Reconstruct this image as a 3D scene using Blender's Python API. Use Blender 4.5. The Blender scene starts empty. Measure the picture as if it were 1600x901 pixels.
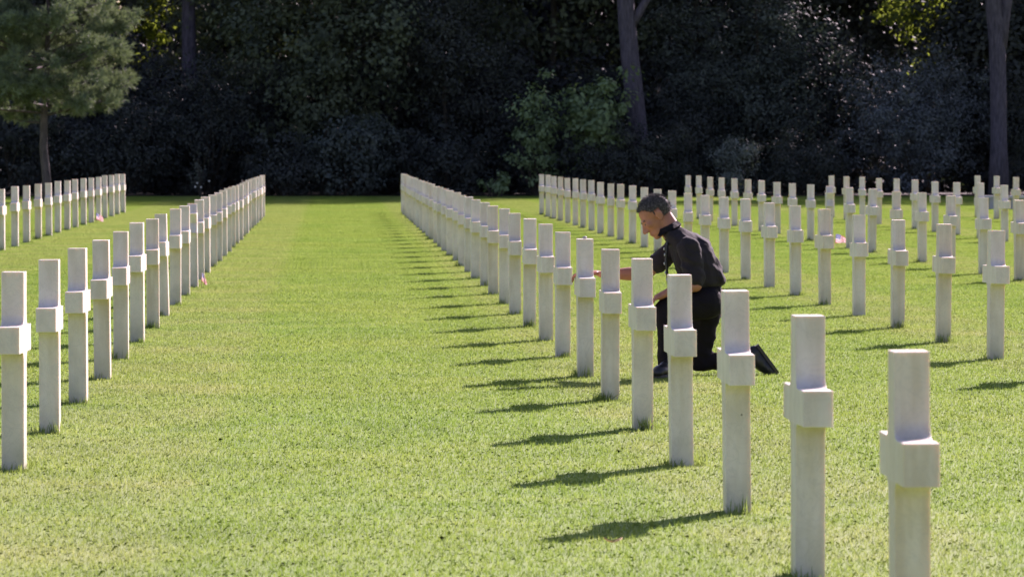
import bpy, bmesh, math, random
import numpy as np
from mathutils import Vector, Matrix, noise as mnoise

# ------------------------------------------------------------------ camera
SC = bpy.context.scene
COL = SC.collection
F_PX, VX, VY, EYE = 7100.0, 516.95, 231.95, 1.509     # focal length and row vanishing point, photo pixels
YAW = math.atan((800 - VX) / F_PX)
PITCH = math.atan((450.5 - VY) / F_PX)
cam = bpy.data.cameras.new('camera')
cam.sensor_width = 36.0
cam.lens = F_PX / 1600 * 36.0
cam.clip_end = 3000
cam.dof.use_dof = True
cam.dof.focus_distance = 29.0
cam.dof.aperture_fstop = 11.0
camo = bpy.data.objects.new('camera', cam)
camo.location = (0, 0, EYE)
camo.rotation_euler = (math.pi / 2 - PITCH, 0, -YAW)
COL.objects.link(camo)
SC.camera = camo

# ------------------------------------------------------------------ sky, sun, exposure
SUN_AZ, SUN_EL = 31.0, 30.0            # azimuth clockwise from +Y
world = bpy.data.worlds.new('World')
SC.world = world
world.use_nodes = True
wn = world.node_tree
sky = wn.nodes.new('ShaderNodeTexSky')
sky.sky_type = 'NISHITA'
sky.sun_disc = False
sky.sun_elevation = math.radians(SUN_EL)
sky.ozone_density = 1.5
sky.sun_rotation = math.radians(SUN_AZ)
wn.links.new(sky.outputs[0], wn.nodes['Background'].inputs[0])
wn.nodes['Background'].inputs[1].default_value = 0.07
sun = bpy.data.lights.new('sun', 'SUN')
sun.energy = 5.0
sun.angle = math.radians(0.53)
sun.color = (1.0, 0.94, 0.89)
suno = bpy.data.objects.new('sun', sun)
a, e = math.radians(SUN_AZ), math.radians(SUN_EL)
sdir = Vector((math.sin(a) * math.cos(e), math.cos(a) * math.cos(e), math.sin(e)))
suno.rotation_euler = (-sdir).to_track_quat('-Z', 'Y').to_euler()
suno.location = sdir * 60
COL.objects.link(suno)
SC.view_settings.view_transform = 'Standard'
SC.view_settings.look = 'None'
SC.view_settings.gamma = 1
SC.view_settings.exposure = 1.14
SC.view_settings.use_white_balance = True
SC.view_settings.white_balance_temperature = 6500
SC.view_settings.white_balance_tint = 36
SC.cycles.use_denoising = True
SC.cycles.max_bounces = 8
SC.cycles.diffuse_bounces = 3
SC.cycles.transmission_bounces = 4
SC.cycles.sample_clamp_indirect = 6

RNG = np.random.default_rng(7)
random.seed(7)

# ------------------------------------------------------------------ helpers
def W(px, py, Y):
    """a measured direction taken out to depth Y, as a point in the place"""
    return Vector(((px - VX) * Y / F_PX, Y, EYE - (py - VY) * Y / F_PX))

def WX(px, Y):
    return (px - VX) * Y / F_PX

def tag(o, label=None, cat=None, group=None, kind=None):
    if label: o['label'] = label
    if cat: o['category'] = cat
    if group: o['group'] = group
    if kind: o['kind'] = kind
    return o

def link(name, mesh, mat=None, parent=None):
    o = bpy.data.objects.new(name, mesh)
    COL.objects.link(o)
    if mat is not None and mesh is not None:
        mesh.materials.clear()
        mesh.materials.append(mat)
    if parent is not None:
        o.parent = parent
    return o

def empty(name, loc=(0, 0, 0)):
    o = bpy.data.objects.new(name, None)
    o.empty_display_size = 0.2
    o.location = loc
    COL.objects.link(o)
    return o

def poly_mesh(name, polys, rnd=None, smooth=False):
    """polys: (N,k,3) array of k-gons with their own vertices; rnd: per-face value"""
    n, k, _ = polys.shape
    me = bpy.data.meshes.new(name)
    me.vertices.add(n * k)
    me.vertices.foreach_set('co', polys.astype(np.float32).ravel())
    me.loops.add(n * k)
    me.loops.foreach_set('vertex_index', np.arange(n * k, dtype=np.int32))
    me.polygons.add(n)
    me.polygons.foreach_set('loop_start', np.arange(0, n * k, k, dtype=np.int32))
    if rnd is not None:
        at = me.attributes.new('rnd', 'FLOAT', 'FACE')
        at.data.foreach_set('value', rnd.astype(np.float32))
    me.update(calc_edges=True)
    return me

def bm_mesh(name, bm, smooth=False):
    me = bpy.data.meshes.new(name)
    bm.normal_update()
    bm.to_mesh(me)
    bm.free()
    if smooth:
        me.polygons.foreach_set('use_smooth', [True] * len(me.polygons))
    return me

def tube(bm, pts, radii, seg=8, cap=True, wob=0.0, rng=None):
    """tapered tube through points"""
    rings = []
    n = len(pts)
    up = Vector((0.13, 0.97, 0.2)).normalized()
    for i, p in enumerate(pts):
        p = Vector(p)
        if i == 0: d = Vector(pts[1]) - p
        elif i == n - 1: d = p - Vector(pts[i - 1])
        else: d = Vector(pts[i + 1]) - Vector(pts[i - 1])
        d.normalize()
        s = d.cross(up)
        if s.length < 1e-3: s = d.cross(Vector((1, 0, 0)))
        s.normalize()
        t = s.cross(d).normalized()
        ring = []
        for k in range(seg):
            an = 2 * math.pi * k / seg
            r = radii[i] * (1 + (wob * math.sin(3 * an + i * .9) if wob else 0))
            ring.append(bm.verts.new(p + (s * math.cos(an) + t * math.sin(an)) * r))
        rings.append(ring)
    for i in range(n - 1):
        for k in range(seg):
            bm.faces.new((rings[i][k], rings[i][(k + 1) % seg], rings[i + 1][(k + 1) % seg], rings[i + 1][k]))
    if cap:
        bm.faces.new(rings[0][::-1])
        bm.faces.new(rings[-1])

# ------------------------------------------------------------------ materials
def new_mat(name):
    m = bpy.data.materials.new(name)
    m.use_nodes = True
    nt = m.node_tree
    nt.nodes.clear()
    out = nt.nodes.new('ShaderNodeOutputMaterial')
    return m, nt, out

def N(nt, t, **kw):
    n = nt.nodes.new(t)
    for k, v in kw.items():
        if k.startswith('i_'):
            key = k[2:]
            n.inputs[int(key) if key.isdigit() else key.replace('_', ' ')].default_value = v
        else:
            setattr(n, k, v)
    return n

def ramp(nt, fac, stops, interp='LINEAR'):
    r = nt.nodes.new('ShaderNodeValToRGB')
    r.color_ramp.interpolation = interp
    els = r.color_ramp.elements
    while len(els) > 1: els.remove(els[-1])
    els[0].position = stops[0][0]; els[0].color = (*stops[0][1], 1) if len(stops[0][1]) == 3 else stops[0][1]
    for p, c in stops[1:]:
        e_ = els.new(p); e_.color = (*c, 1)
    nt.links.new(fac, r.inputs[0])
    return r.outputs[0]

def mix(nt, fac, a_, b_, mode='MIX'):
    m = nt.nodes.new('ShaderNodeMix')
    m.data_type = 'RGBA'; m.blend_type = mode
    for sock, v in ((m.inputs[0], fac), (m.inputs[6], a_), (m.inputs[7], b_)):
        if hasattr(v, 'links'): nt.links.new(v, sock)
        elif isinstance(v, (int, float)): sock.default_value = v
        else: sock.default_value = (*v, 1) if len(v) == 3 else v
    return m.outputs[2]

def math_n(nt, op, a_, b_=None, c_=None, clamp=False):
    m = nt.nodes.new('ShaderNodeMath'); m.operation = op; m.use_clamp = clamp
    for i, v in enumerate((a_, b_, c_)):
        if v is None: continue
        if hasattr(v, 'links'): nt.links.new(v, m.inputs[i])
        else: m.inputs[i].default_value = v
    return m.outputs[0]

def leaf_mat(name, dark, light, trans=(0.2, 0.3, 0.04), tfac=0.3, gloss=0.6, spec=0.12):
    m, nt, out = new_mat(name)
    at = N(nt, 'ShaderNodeAttribute', attribute_name='rnd')
    geo = N(nt, 'ShaderNodeNewGeometry')
    nz = N(nt, 'ShaderNodeTexNoise', i_Scale=0.9, i_Detail=2.0)
    nt.links.new(geo.outputs['Position'], nz.inputs['Vector'])
    f = math_n(nt, 'MULTIPLY_ADD', at.outputs['Fac'], 0.65, math_n(nt, 'MULTIPLY_ADD', nz.outputs[0], 1.2, -0.42))
    col = ramp(nt, f, [(0.0, dark), (1.0, light)])
    b = N(nt, 'ShaderNodeBsdfPrincipled', i_Roughness=gloss)
    b.inputs['Specular IOR Level'].default_value = spec
    nt.links.new(col, b.inputs['Base Color'])
    t = N(nt, 'ShaderNodeBsdfTranslucent')
    t.inputs[0].default_value = (*trans, 1)
    ms = N(nt, 'ShaderNodeMixShader', i_0=tfac)
    nt.links.new(b.outputs[0], ms.inputs[1]); nt.links.new(t.outputs[0], ms.inputs[2])
    nt.links.new(ms.outputs[0], out.inputs[0])
    return m

def bark_mat(name, c1, c2, scale=3.0):
    m, nt, out = new_mat(name)
    tc = N(nt, 'ShaderNodeNewGeometry')
    mp = N(nt, 'ShaderNodeMapping'); mp.inputs['Scale'].default_value = (scale * 2.4, scale * 2.4, scale * .5)
    nt.links.new(tc.outputs['Position'], mp.inputs[0])
    nz = N(nt, 'ShaderNodeTexNoise', i_Scale=2.2, i_Detail=6.0, i_Roughness=0.65)
    nt.links.new(mp.outputs[0], nz.inputs['Vector'])
    col = ramp(nt, nz.outputs[0], [(0.3, c1), (0.7, c2)])
    b = N(nt, 'ShaderNodeBsdfPrincipled', i_Roughness=0.9)
    nt.links.new(col, b.inputs['Base Color'])
    bp = N(nt, 'ShaderNodeBump', i_Strength=1.0, i_Distance=0.07)
    nt.links.new(nz.outputs[0], bp.inputs['Height']); nt.links.new(bp.outputs[0], b.inputs['Normal'])
    nt.links.new(b.outputs[0], out.inputs[0])
    return m

ROW_X = [('R0', 1.677), ('L0', -1.4975)]
def grass_colour(nt, extra=None):
    """turf colour from the place itself: dry worn bands beside the headstone rows, patchy growth"""
    geo = N(nt, 'ShaderNodeNewGeometry')
    sep = N(nt, 'ShaderNodeSeparateXYZ'); nt.links.new(geo.outputs['Position'], sep.inputs[0])
    X, Y = sep.outputs[0], sep.outputs[1]
    n1 = N(nt, 'ShaderNodeTexNoise', i_Scale=1.1, i_Detail=4.0, i_Roughness=0.6)
    n2 = N(nt, 'ShaderNodeTexNoise', i_Scale=5.0, i_Detail=3.0, i_Roughness=0.6)
    n3 = N(nt, 'ShaderNodeTexNoise', i_Scale=0.22, i_Detail=2.0)
    n4 = N(nt, 'ShaderNodeTexNoise', i_Scale=16.0, i_Detail=2.0)
    mp = N(nt, 'ShaderNodeMapping'); mp.inputs['Scale'].default_value = (1, 1, 0)
    nt.links.new(geo.outputs['Position'], mp.inputs[0])
    for n in (n1, n2, n3, n4): nt.links.new(mp.outputs[0], n.inputs['Vector'])
    # distance across to the nearest row (rows stand about 3.1 m apart)
    t = math_n(nt, 'SUBTRACT', X, 1.98)
    t = math_n(nt, 'DIVIDE', t, 3.13)
    fr = math_n(nt, 'SUBTRACT', t, math_n(nt, 'ROUND', t))
    dist = math_n(nt, 'ABSOLUTE', math_n(nt, 'MULTIPLY', fr, 3.13))
    dist = math_n(nt, 'ADD', dist, math_n(nt, 'MULTIPLY_ADD', n2.outputs[0], 0.5, -0.25))
    band = N(nt, 'ShaderNodeMapRange', i_1=0.42, i_2=0.66, i_3=1.0, i_4=0.0); band.interpolation_type = 'SMOOTHSTEP'
    nt.links.new(dist, band.inputs[0])
    # each grave plot: dry at one end
    yy = math_n(nt, 'FRACT', math_n(nt, 'DIVIDE', math_n(nt, 'SUBTRACT', Y, 13.185), 2.808))
    plot = math_n(nt, 'ABSOLUTE', math_n(nt, 'SUBTRACT', yy, 0.45))
    pl = N(nt, 'ShaderNodeMapRange', i_1=0.12, i_2=0.36, i_3=1.0, i_4=0.5); pl.interpolation_type = 'SMOOTHSTEP'
    nt.links.new(math_n(nt, 'ADD', plot, math_n(nt, 'MULTIPLY_ADD', n2.outputs[0], .3, -.15)), pl.inputs[0])
    dry = math_n(nt, 'MULTIPLY', band.outputs[0], pl.outputs[0])
    dry = math_n(nt, 'MULTIPLY', dry, math_n(nt, 'MULTIPLY_ADD', n1.outputs[0], 1.2, 0.1), clamp=True)
    lush = ramp(nt, n1.outputs[0], [(0.25, (0.124, 0.216, 0.034)), (0.5, (0.200, 0.300, 0.064)), (0.75, (0.276, 0.350, 0.100))])
    lush = mix(nt, math_n(nt, 'MULTIPLY_ADD', n3.outputs[0], 1.6, -.5, clamp=True), lush, mix(nt, 0.6, lush, (0.29, 0.325, 0.075)))
    fleck = ramp(nt, n4.outputs[0], [(0.3, (0.86, 0.89, 0.82)), (0.6, (1.03, 1.01, 1.0)), (0.75, (1.14, 1.10, 1.2))])
    lush = mix(nt, 1.0, lush, fleck, 'MULTIPLY')
    pale = ramp(nt, n2.outputs[0], [(0.50, (0, 0, 0)), (0.68, (1, 1, 1))])
    lush = mix(nt, math_n(nt, 'MULTIPLY', pale, 0.4), lush, (0.262, 0.318, 0.115))
    deep = ramp(nt, n2.outputs[0], [(0.28, (1, 1, 1)), (0.42, (0, 0, 0))])
    lush = mix(nt, math_n(nt, 'MULTIPLY', deep, 0.5), lush, (0.12, 0.20, 0.035))
    col = mix(nt, math_n(nt, 'MULTIPLY', dry, 0.45), lush, (0.33, 0.315, 0.16))
    return col, dry

def grass_blade_mat():
    m, nt, out = new_mat('turf_blades')
    col, dry = grass_colour(nt)
    at = N(nt, 'ShaderNodeAttribute', attribute_name='rnd')
    var = ramp(nt, at.outputs['Fac'], [(0.0, (0.74, 0.8, 0.72)), (0.5, (1, 1, 1)), (0.9, (1.15, 1.09, 1.1)), (0.97, (1.3, 1.2, 1.4)), (1.0, (1.6, 1.4, 2.0))])
    col = mix(nt, 1.0, col, var, 'MULTIPLY')
    d = N(nt, 'ShaderNodeBsdfPrincipled', i_Roughness=0.55)
    d.inputs['Specular IOR Level'].default_value = 0.06
    nt.links.new(col, d.inputs['Base Color'])
    t = N(nt, 'ShaderNodeBsdfTranslucent')
    nt.links.new(mix(nt, 1.0, col, (1.22, 1.28, 1.0), 'MULTIPLY'), t.inputs[0])
    ms = N(nt, 'ShaderNodeMixShader', i_0=0.45)
    nt.links.new(d.outputs[0], ms.inputs[1]); nt.links.new(t.outputs[0], ms.inputs[2])
    nt.links.new(ms.outputs[0], out.inputs[0])
    return m

def ground_mat():
    m, nt, out = new_mat('turf_ground')
    col, dry = grass_colour(nt)
    b = N(nt, 'ShaderNodeBsdfPrincipled', i_Roughness=0.95)
    nt.links.new(mix(nt, 1.0, col, (0.76, 0.84, 0.48), 'MULTIPLY'), b.inputs['Base Color'])
    nt.links.new(b.outputs[0], out.inputs[0])
    return m

def litter_mat():
    m, nt, out = new_mat('leaf_litter')
    geo = N(nt, 'ShaderNodeNewGeometry')
    nz = N(nt, 'ShaderNodeTexNoise', i_Scale=3.0, i_Detail=6.0)
    nt.links.new(geo.outputs['Position'], nz.inputs['Vector'])
    b = N(nt, 'ShaderNodeBsdfPrincipled', i_Roughness=0.95)
    nt.links.new(ramp(nt, nz.outputs[0], [(0.3, (0.02, 0.016, 0.01)), (0.7, (0.07, 0.055, 0.03))]), b.inputs['Base Color'])
    nt.links.new(b.outputs[0], out.inputs[0])
    return m

def marble_mat():
    m, nt, out = new_mat('weathered_marble')
    tc = N(nt, 'ShaderNodeTexCoord'); oi = N(nt, 'ShaderNodeObjectInfo')
    off = N(nt, 'ShaderNodeVectorMath', operation='ADD')
    sc_ = N(nt, 'ShaderNodeVectorMath', operation='SCALE'); sc_.inputs[3].default_value = 37.0
    cmb = N(nt, 'ShaderNodeCombineXYZ')
    for i in range(3): nt.links.new(oi.outputs['Random'], cmb.inputs[i])
    nt.links.new(cmb.outputs[0], sc_.inputs[0])
    nt.links.new(tc.outputs['Object'], off.inputs[0]); nt.links.new(sc_.outputs[0], off.inputs[1])
    mp = N(nt, 'ShaderNodeMapping'); mp.inputs['Scale'].default_value = (16, 16, 2.0)
    nt.links.new(off.outputs[0], mp.inputs[0])
    streak = N(nt, 'ShaderNodeTexNoise', i_Scale=1.0, i_Detail=4.0, i_Roughness=0.6)
    nt.links.new(mp.outputs[0], streak.inputs['Vector'])
    blot = N(nt, 'ShaderNodeTexNoise', i_Scale=5.5, i_Detail=3.0)
    nt.links.new(off.outputs[0], blot.inputs['Vector'])
    fine = N(nt, 'ShaderNodeTexNoise', i_Scale=60.0, i_Detail=4.0)
    nt.links.new(off.outputs[0], fine.inputs['Vector'])
    tone = ramp(nt, oi.outputs['Random'], [(0.0, (0.78, 0.705, 0.615)), (0.35, (0.82, 0.75, 0.675)), (0.7, (0.75, 0.70, 0.645)), (1.0, (0.80, 0.71, 0.595))])
    s = ramp(nt, streak.outputs[0], [(0.40, (0, 0, 0)), (0.66, (1, 1, 1))])
    amt = math_n(nt, 'MULTIPLY', s, math_n(nt, 'MULTIPLY_ADD', oi.outputs['Random'], 0.42, 0.16))
    col = mix(nt, amt, tone, (0.56, 0.45, 0.31))
    b2 = ramp(nt, blot.outputs[0], [(0.46, (0, 0, 0)), (0.70, (1, 1, 1))])
    col = mix(nt, math_n(nt, 'MULTIPLY', b2, 0.4), col, (0.54, 0.48, 0.41))
    # yellow bounce light from the grass, painted into the stone under the arms
    sp0 = N(nt, 'ShaderNodeSeparateXYZ'); nt.links.new(tc.outputs['Object'], sp0.inputs[0])
    und = N(nt, 'ShaderNodeMapRange', i_1=0.36, i_2=0.53, i_3=0.0, i_4=1.0); nt.links.new(sp0.outputs[2], und.inputs[0])
    cut = math_n(nt, 'LESS_THAN', sp0.outputs[2], 0.541)
    bounce = math_n(nt, 'MULTIPLY', math_n(nt, 'MULTIPLY', und.outputs[0], cut), math_n(nt, 'MULTIPLY_ADD', streak.outputs[0], 1.0, -0.25), clamp=True)
    col = mix(nt, bounce, col, (0.52, 0.42, 0.22))
    # fine grey veins
    wv = N(nt, 'ShaderNodeTexNoise', i_Scale=9.0, i_Detail=5.0, i_Roughness=0.7, i_Distortion=1.6)
    nt.links.new(off.outputs[0], wv.inputs['Vector'])
    vein = ramp(nt, wv.outputs[0], [(0.47, (0, 0, 0)), (0.5, (1, 1, 1)), (0.53, (0, 0, 0))])
    col = mix(nt, math_n(nt, 'MULTIPLY', vein, 0.22), col, (0.42, 0.40, 0.37))
    # damp green tinge near the turf
    sep = N(nt, 'ShaderNodeSeparateXYZ'); nt.links.new(tc.outputs['Object'], sep.inputs[0])
    low = N(nt, 'ShaderNodeMapRange', i_1=0.02, i_2=0.20, i_3=0.9, i_4=0.0); nt.links.new(sep.outputs[2], low.inputs[0])
    col = mix(nt, math_n(nt, 'MULTIPLY', low.outputs[0], blot.outputs[0]), col, (0.36, 0.36, 0.24))
    # rare lichen pits
    vo = N(nt, 'ShaderNodeTexVoronoi', i_Scale=7.0); nt.links.new(off.outputs[0], vo.inputs['Vector'])
    pit = math_n(nt, 'LESS_THAN', vo.outputs['Distance'], 0.055)
    sepc = N(nt, 'ShaderNodeSeparateColor'); nt.links.new(vo.outputs['Color'], sepc.inputs[0])
    rare = math_n(nt, 'GREATER_THAN', sepc.outputs[0], 0.80)
    col = mix(nt, math_n(nt, 'MULTIPLY', math_n(nt, 'MULTIPLY', pit, rare), 0.8), col, (0.09, 0.08, 0.06))
    b = N(nt, 'ShaderNodeBsdfPrincipled', i_Roughness=0.5)
    b.inputs['Specular IOR Level'].default_value = 0.35
    b.inputs['Subsurface Weight'].default_value = 0.4
    b.inputs['Subsurface Radius'].default_value = (1.0, 0.75, 0.5)
    b.inputs['Subsurface Scale'].default_value = 0.02
    nt.links.new(col, b.inputs['Base Color'])
    bp = N(nt, 'ShaderNodeBump', i_Strength=0.25, i_Distance=0.004)
    nt.links.new(fine.outputs[0], bp.inputs['Height']); nt.links.new(bp.outputs[0], b.inputs['Normal'])
    nt.links.new(b.outputs[0], out.inputs[0])
    return m

def cloth_mat(name, c, rough=0.85, sheen=0.3, wr=9.0, strength=0.35):
    m, nt, out = new_mat(name)
    tc = N(nt, 'ShaderNodeTexCoord')
    nz = N(nt, 'ShaderNodeTexNoise', i_Scale=wr, i_Detail=3.0, i_Distortion=0.8)
    nt.links.new(tc.outputs['Object'], nz.inputs['Vector'])
    b = N(nt, 'ShaderNodeBsdfPrincipled', i_Roughness=rough)
    b.inputs['Specular IOR Level'].default_value = 0.12
    b.inputs['Sheen Weight'].default_value = sheen
    nt.links.new(mix(nt, nz.outputs[0], [v * .75 for v in c], [v * 1.25 for v in c]), b.inputs['Base Color'])
    bp = N(nt, 'ShaderNodeBump', i_Strength=strength, i_Distance=0.03)
    nt.links.new(nz.outputs[0], bp.inputs['Height']); nt.links.new(bp.outputs[0], b.inputs['Normal'])
    nt.links.new(b.outputs[0], out.inputs[0])
    return m

def plain_mat(name, c, rough=0.6, var=0.15, scale=30.0):
    m, nt, out = new_mat(name)
    tc = N(nt, 'ShaderNodeTexCoord')
    nz = N(nt, 'ShaderNodeTexNoise', i_Scale=scale, i_Detail=3.0)
    nt.links.new(tc.outputs['Object'], nz.inputs['Vector'])
    b = N(nt, 'ShaderNodeBsdfPrincipled', i_Roughness=rough)
    nt.links.new(mix(nt, nz.outputs[0], [v * (1 - var) for v in c], [v * (1 + var) for v in c]), b.inputs['Base Color'])
    nt.links.new(b.outputs[0], out.inputs[0])
    return m

def flag_mat():
    """printed cloth: red and white stripes with a blue starred corner"""
    m, nt, out = new_mat('printed_flag')
    uv = N(nt, 'ShaderNodeUVMap', uv_map='UVMap')
    sep = N(nt, 'ShaderNodeSeparateXYZ'); nt.links.new(uv.outputs[0], sep.inputs[0])
    st = math_n(nt, 'GREATER_THAN', math_n(nt, 'FRACT', math_n(nt, 'MULTIPLY', sep.outputs[1], 6.5)), 0.5)
    col = mix(nt, st, (0.55, 0.04, 0.06), (0.8, 0.8, 0.8))
    can = math_n(nt, 'MULTIPLY', math_n(nt, 'LESS_THAN', sep.outputs[0], 0.42), math_n(nt, 'GREATER_THAN', sep.outputs[1], 0.46))
    mp = N(nt, 'ShaderNodeMapping'); mp.inputs['Scale'].default_value = (15, 10, 1)
    nt.links.new(uv.outputs[0], mp.inputs[0])
    vo = N(nt, 'ShaderNodeTexVoronoi', i_Scale=1.0, i_Randomness=0.0); nt.links.new(mp.outputs[0], vo.inputs['Vector'])
    star = math_n(nt, 'LESS_THAN', vo.outputs['Distance'], 0.26)
    col = mix(nt, can, col, mix(nt, star, (0.03, 0.05, 0.22), (0.8, 0.8, 0.8)))
    b = N(nt, 'ShaderNodeBsdfPrincipled', i_Roughness=0.8); nt.links.new(col, b.inputs['Base Color'])
    t = N(nt, 'ShaderNodeBsdfTranslucent'); nt.links.new(col, t.inputs[0])
    ms = N(nt, 'ShaderNodeMixShader', i_0=0.4)
    nt.links.new(b.outputs[0], ms.inputs[1]); nt.links.new(t.outputs[0], ms.inputs[2])
    nt.links.new(ms.outputs[0], out.inputs[0])
    return m

def hair_mat():
    m, nt, out = new_mat('cropped_hair')
    tc = N(nt, 'ShaderNodeTexCoord')
    nz = N(nt, 'ShaderNodeTexNoise', i_Scale=95.0, i_Detail=5.0, i_Roughness=0.8)
    nt.links.new(tc.outputs['Object'], nz.inputs['Vector'])
    b = N(nt, 'ShaderNodeBsdfPrincipled', i_Roughness=0.7)
    nt.links.new(ramp(nt, nz.outputs[0], [(0.38, (0.022, 0.017, 0.018)), (0.52, (0.07, 0.058, 0.056)), (0.66, (0.32, 0.29, 0.28))]), b.inputs['Base Color'])
    nt.links.new(b.outputs[0], out.inputs[0])
    return m

M = {}
M['marble'] = marble_mat()
M['ground'] = ground_mat()
M['blade'] = grass_blade_mat()
M['litter'] = litter_mat()
M['bark'] = bark_mat('grey_bark', (0.042, 0.034, 0.052), (0.140, 0.118, 0.158))
M['bark_pine'] = bark_mat('pine_bark', (0.05, 0.04, 0.045), (0.16, 0.125, 0.13))
M['twig'] = bark_mat('twig_bark', (0.03, 0.025, 0.02), (0.08, 0.065, 0.05))
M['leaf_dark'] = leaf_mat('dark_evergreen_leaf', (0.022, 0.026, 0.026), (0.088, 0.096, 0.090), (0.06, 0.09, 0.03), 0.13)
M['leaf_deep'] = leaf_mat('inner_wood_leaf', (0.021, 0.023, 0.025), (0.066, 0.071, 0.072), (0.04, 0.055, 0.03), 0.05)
M['leaf_mid'] = leaf_mat('broad_green_leaf', (0.034, 0.044, 0.034), (0.140, 0.165, 0.105), (0.08, 0.12, 0.03), 0.13)
M['leaf_light'] = leaf_mat('light_green_leaf', (0.070, 0.105, 0.062), (0.27, 0.36, 0.19), (0.19, 0.30, 0.06), 0.3)
M['leaf_grey'] = leaf_mat('grey_green_leaf', (0.090, 0.108, 0.100), (0.25, 0.275, 0.255), (0.15, 0.2, 0.08), 0.2)
M['leaf_blue'] = leaf_mat('blue_green_leaf', (0.030, 0.038, 0.036), (0.125, 0.146, 0.134), (0.09, 0.13, 0.06), 0.16)
M['leaf_dome'] = leaf_mat('dome_shrub_leaf', (0.052, 0.060, 0.070), (0.185, 0.205, 0.222), (0.08, 0.11, 0.06), 0.12)
M['leaf_yellow'] = leaf_mat('yellow_green_leaf', (0.05, 0.075, 0.02), (0.13, 0.16, 0.045), (0.34, 0.44, 0.05), 0.4)
M['needle'] = leaf_mat('pine_needles', (0.034, 0.054, 0.046), (0.29, 0.35, 0.23), (0.22, 0.29, 0.11), 0.25)
M['flower'] = plain_mat('pale_flower', (0.75, 0.75, 0.72))
M['flag'] = flag_mat()
M['stick'] = plain_mat('wooden_stick', (0.45, 0.33, 0.18))
M['dry_leaf'] = plain_mat('dry_leaf', (0.50, 0.40, 0.24))
M['stone'] = plain_mat('pebble', (0.35, 0.33, 0.3))
M['bench'] = plain_mat('grey_bench_stone', (0.42, 0.41, 0.44), rough=0.8)
M['skin'] = plain_mat('skin', (0.42, 0.165, 0.10), rough=0.5, var=0.2, scale=26.0)
M['hair'] = hair_mat()
M['shirt'] = cloth_mat('charcoal_shirt', (0.031, 0.025, 0.029), sheen=0.05, wr=14.0, strength=0.3)
M['trousers'] = cloth_mat('black_trousers', (0.014, 0.011, 0.014), sheen=0.01, wr=12.0, strength=0.3)
M['shoe'] = plain_mat('black_leather', (0.018, 0.016, 0.017), rough=0.4)
M['sole'] = plain_mat('rubber_sole', (0.06, 0.05, 0.05), rough=0.7)
M['lanyard'] = plain_mat('black_strap', (0.012, 0.012, 0.014), rough=0.5)
M['metal'] = plain_mat('bright_metal', (0.4, 0.4, 0.4), rough=0.35)
M['eye'] = plain_mat('eye', (0.12, 0.09, 0.08), rough=0.2)

# ------------------------------------------------------------------ ground
bm = bmesh.new()
bmesh.ops.create_grid(bm, x_segments=8, y_segments=8, size=900)
g = link('ground', bm_mesh('ground', bm), M['ground'])
tag(g, kind='structure')
bm = bmesh.new()
vs, ve = [], []
nseg = 60
for i in range(nseg + 1):
    x = -80 + 170 * i / nseg
    vs.append(bm.verts.new((x, 141.6 + .5 * math.sin(x * .7) + .35 * math.sin(x * 1.9 + 1), 0.004)))
    ve.append(bm.verts.new((x, 260, 0.004)))
for i in range(nseg):
    bm.faces.new((vs[i], vs[i + 1], ve[i + 1], ve[i]))
lf = link('woodland_floor', bm_mesh('woodland_floor', bm), M['litter'])
tag(lf, kind='structure')

# ------------------------------------------------------------------ lawn: blades, too many to count
def blade_tile(seed, n=4600):
    r = np.random.default_rng(seed)
    base = np.stack([r.uniform(-.5, .5, n), r.uniform(-.5, .5, n), np.full(n, -.004)], 1)
    ht = r.normal(.019, .006, n).clip(.008, .04)
    wd = r.uniform(.0022, .0042, n)
    yaw = r.uniform(0, 2 * np.pi, n)
    lean = np.abs(r.normal(0, .75, n)).clip(0, 1.35)
    la = r.uniform(0, 2 * np.pi, n)
    side = np.stack([np.cos(yaw), np.sin(yaw), np.zeros(n)], 1) * wd[:, None] / 2
    tip = base + np.stack([np.cos(la) * np.sin(lean), np.sin(la) * np.sin(lean), np.cos(lean)], 1) * ht[:, None]
    midp = base + np.stack([np.cos(la) * np.sin(lean * .5), np.sin(la) * np.sin(lean * .5), np.cos(lean * .5)], 1) * (ht * .55)[:, None]
    q = np.stack([base - side, base + side, midp + side * .85, tip, midp - side * .85], 1)
    return poly_mesh('blade_tile', q, r.uniform(0, 1, n))

tiles = bpy.data.collections.new('blade_tiles')
for i in range(5):
    me = blade_tile(100 + i)
    me.materials.append(M['blade'])
    tiles.objects.link(bpy.data.objects.new('blade_tile', me))
pts = []
for Y in range(13, 143):
    x0, x1 = WX(-60, Y) - 2.2, WX(1660, Y) + 2.2
    for X in range(int(math.floor(x0)), int(math.ceil(x1)) + 1):
        pts.append((X + .5, Y + .5, 0))
me = bpy.data.meshes.new('lawn_grass')
me.from_pydata(pts, [], [])
me.materials.append(M['blade'])
lawn = bpy.data.objects.new('lawn_grass', me)
COL.objects.link(lawn)
tag(lawn, 'short mown green grass covering the cemetery lawn', 'grass', kind='stuff')
ng = bpy.data.node_groups.new('scatter_blades', 'GeometryNodeTree')
ng.interface.new_socket('Geometry', in_out='INPUT', socket_type='NodeSocketGeometry')
ng.interface.new_socket('Geometry', in_out='OUTPUT', socket_type='NodeSocketGeometry')
gi = ng.nodes.new('NodeGroupInput'); go = ng.nodes.new('NodeGroupOutput')
iop = ng.nodes.new('GeometryNodeInstanceOnPoints')
ci = ng.nodes.new('GeometryNodeCollectionInfo')
ci.inputs['Collection'].default_value = tiles
ci.inputs['Separate Children'].default_value = True
ci.inputs['Reset Children'].default_value = True
ri = ng.nodes.new('FunctionNodeRandomValue'); ri.data_type = 'INT'
ri.inputs[4].default_value = 0; ri.inputs[5].default_value = 3
mu = ng.nodes.new('ShaderNodeMath'); mu.operation = 'MULTIPLY'; mu.inputs[1].default_value = math.pi / 2
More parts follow.
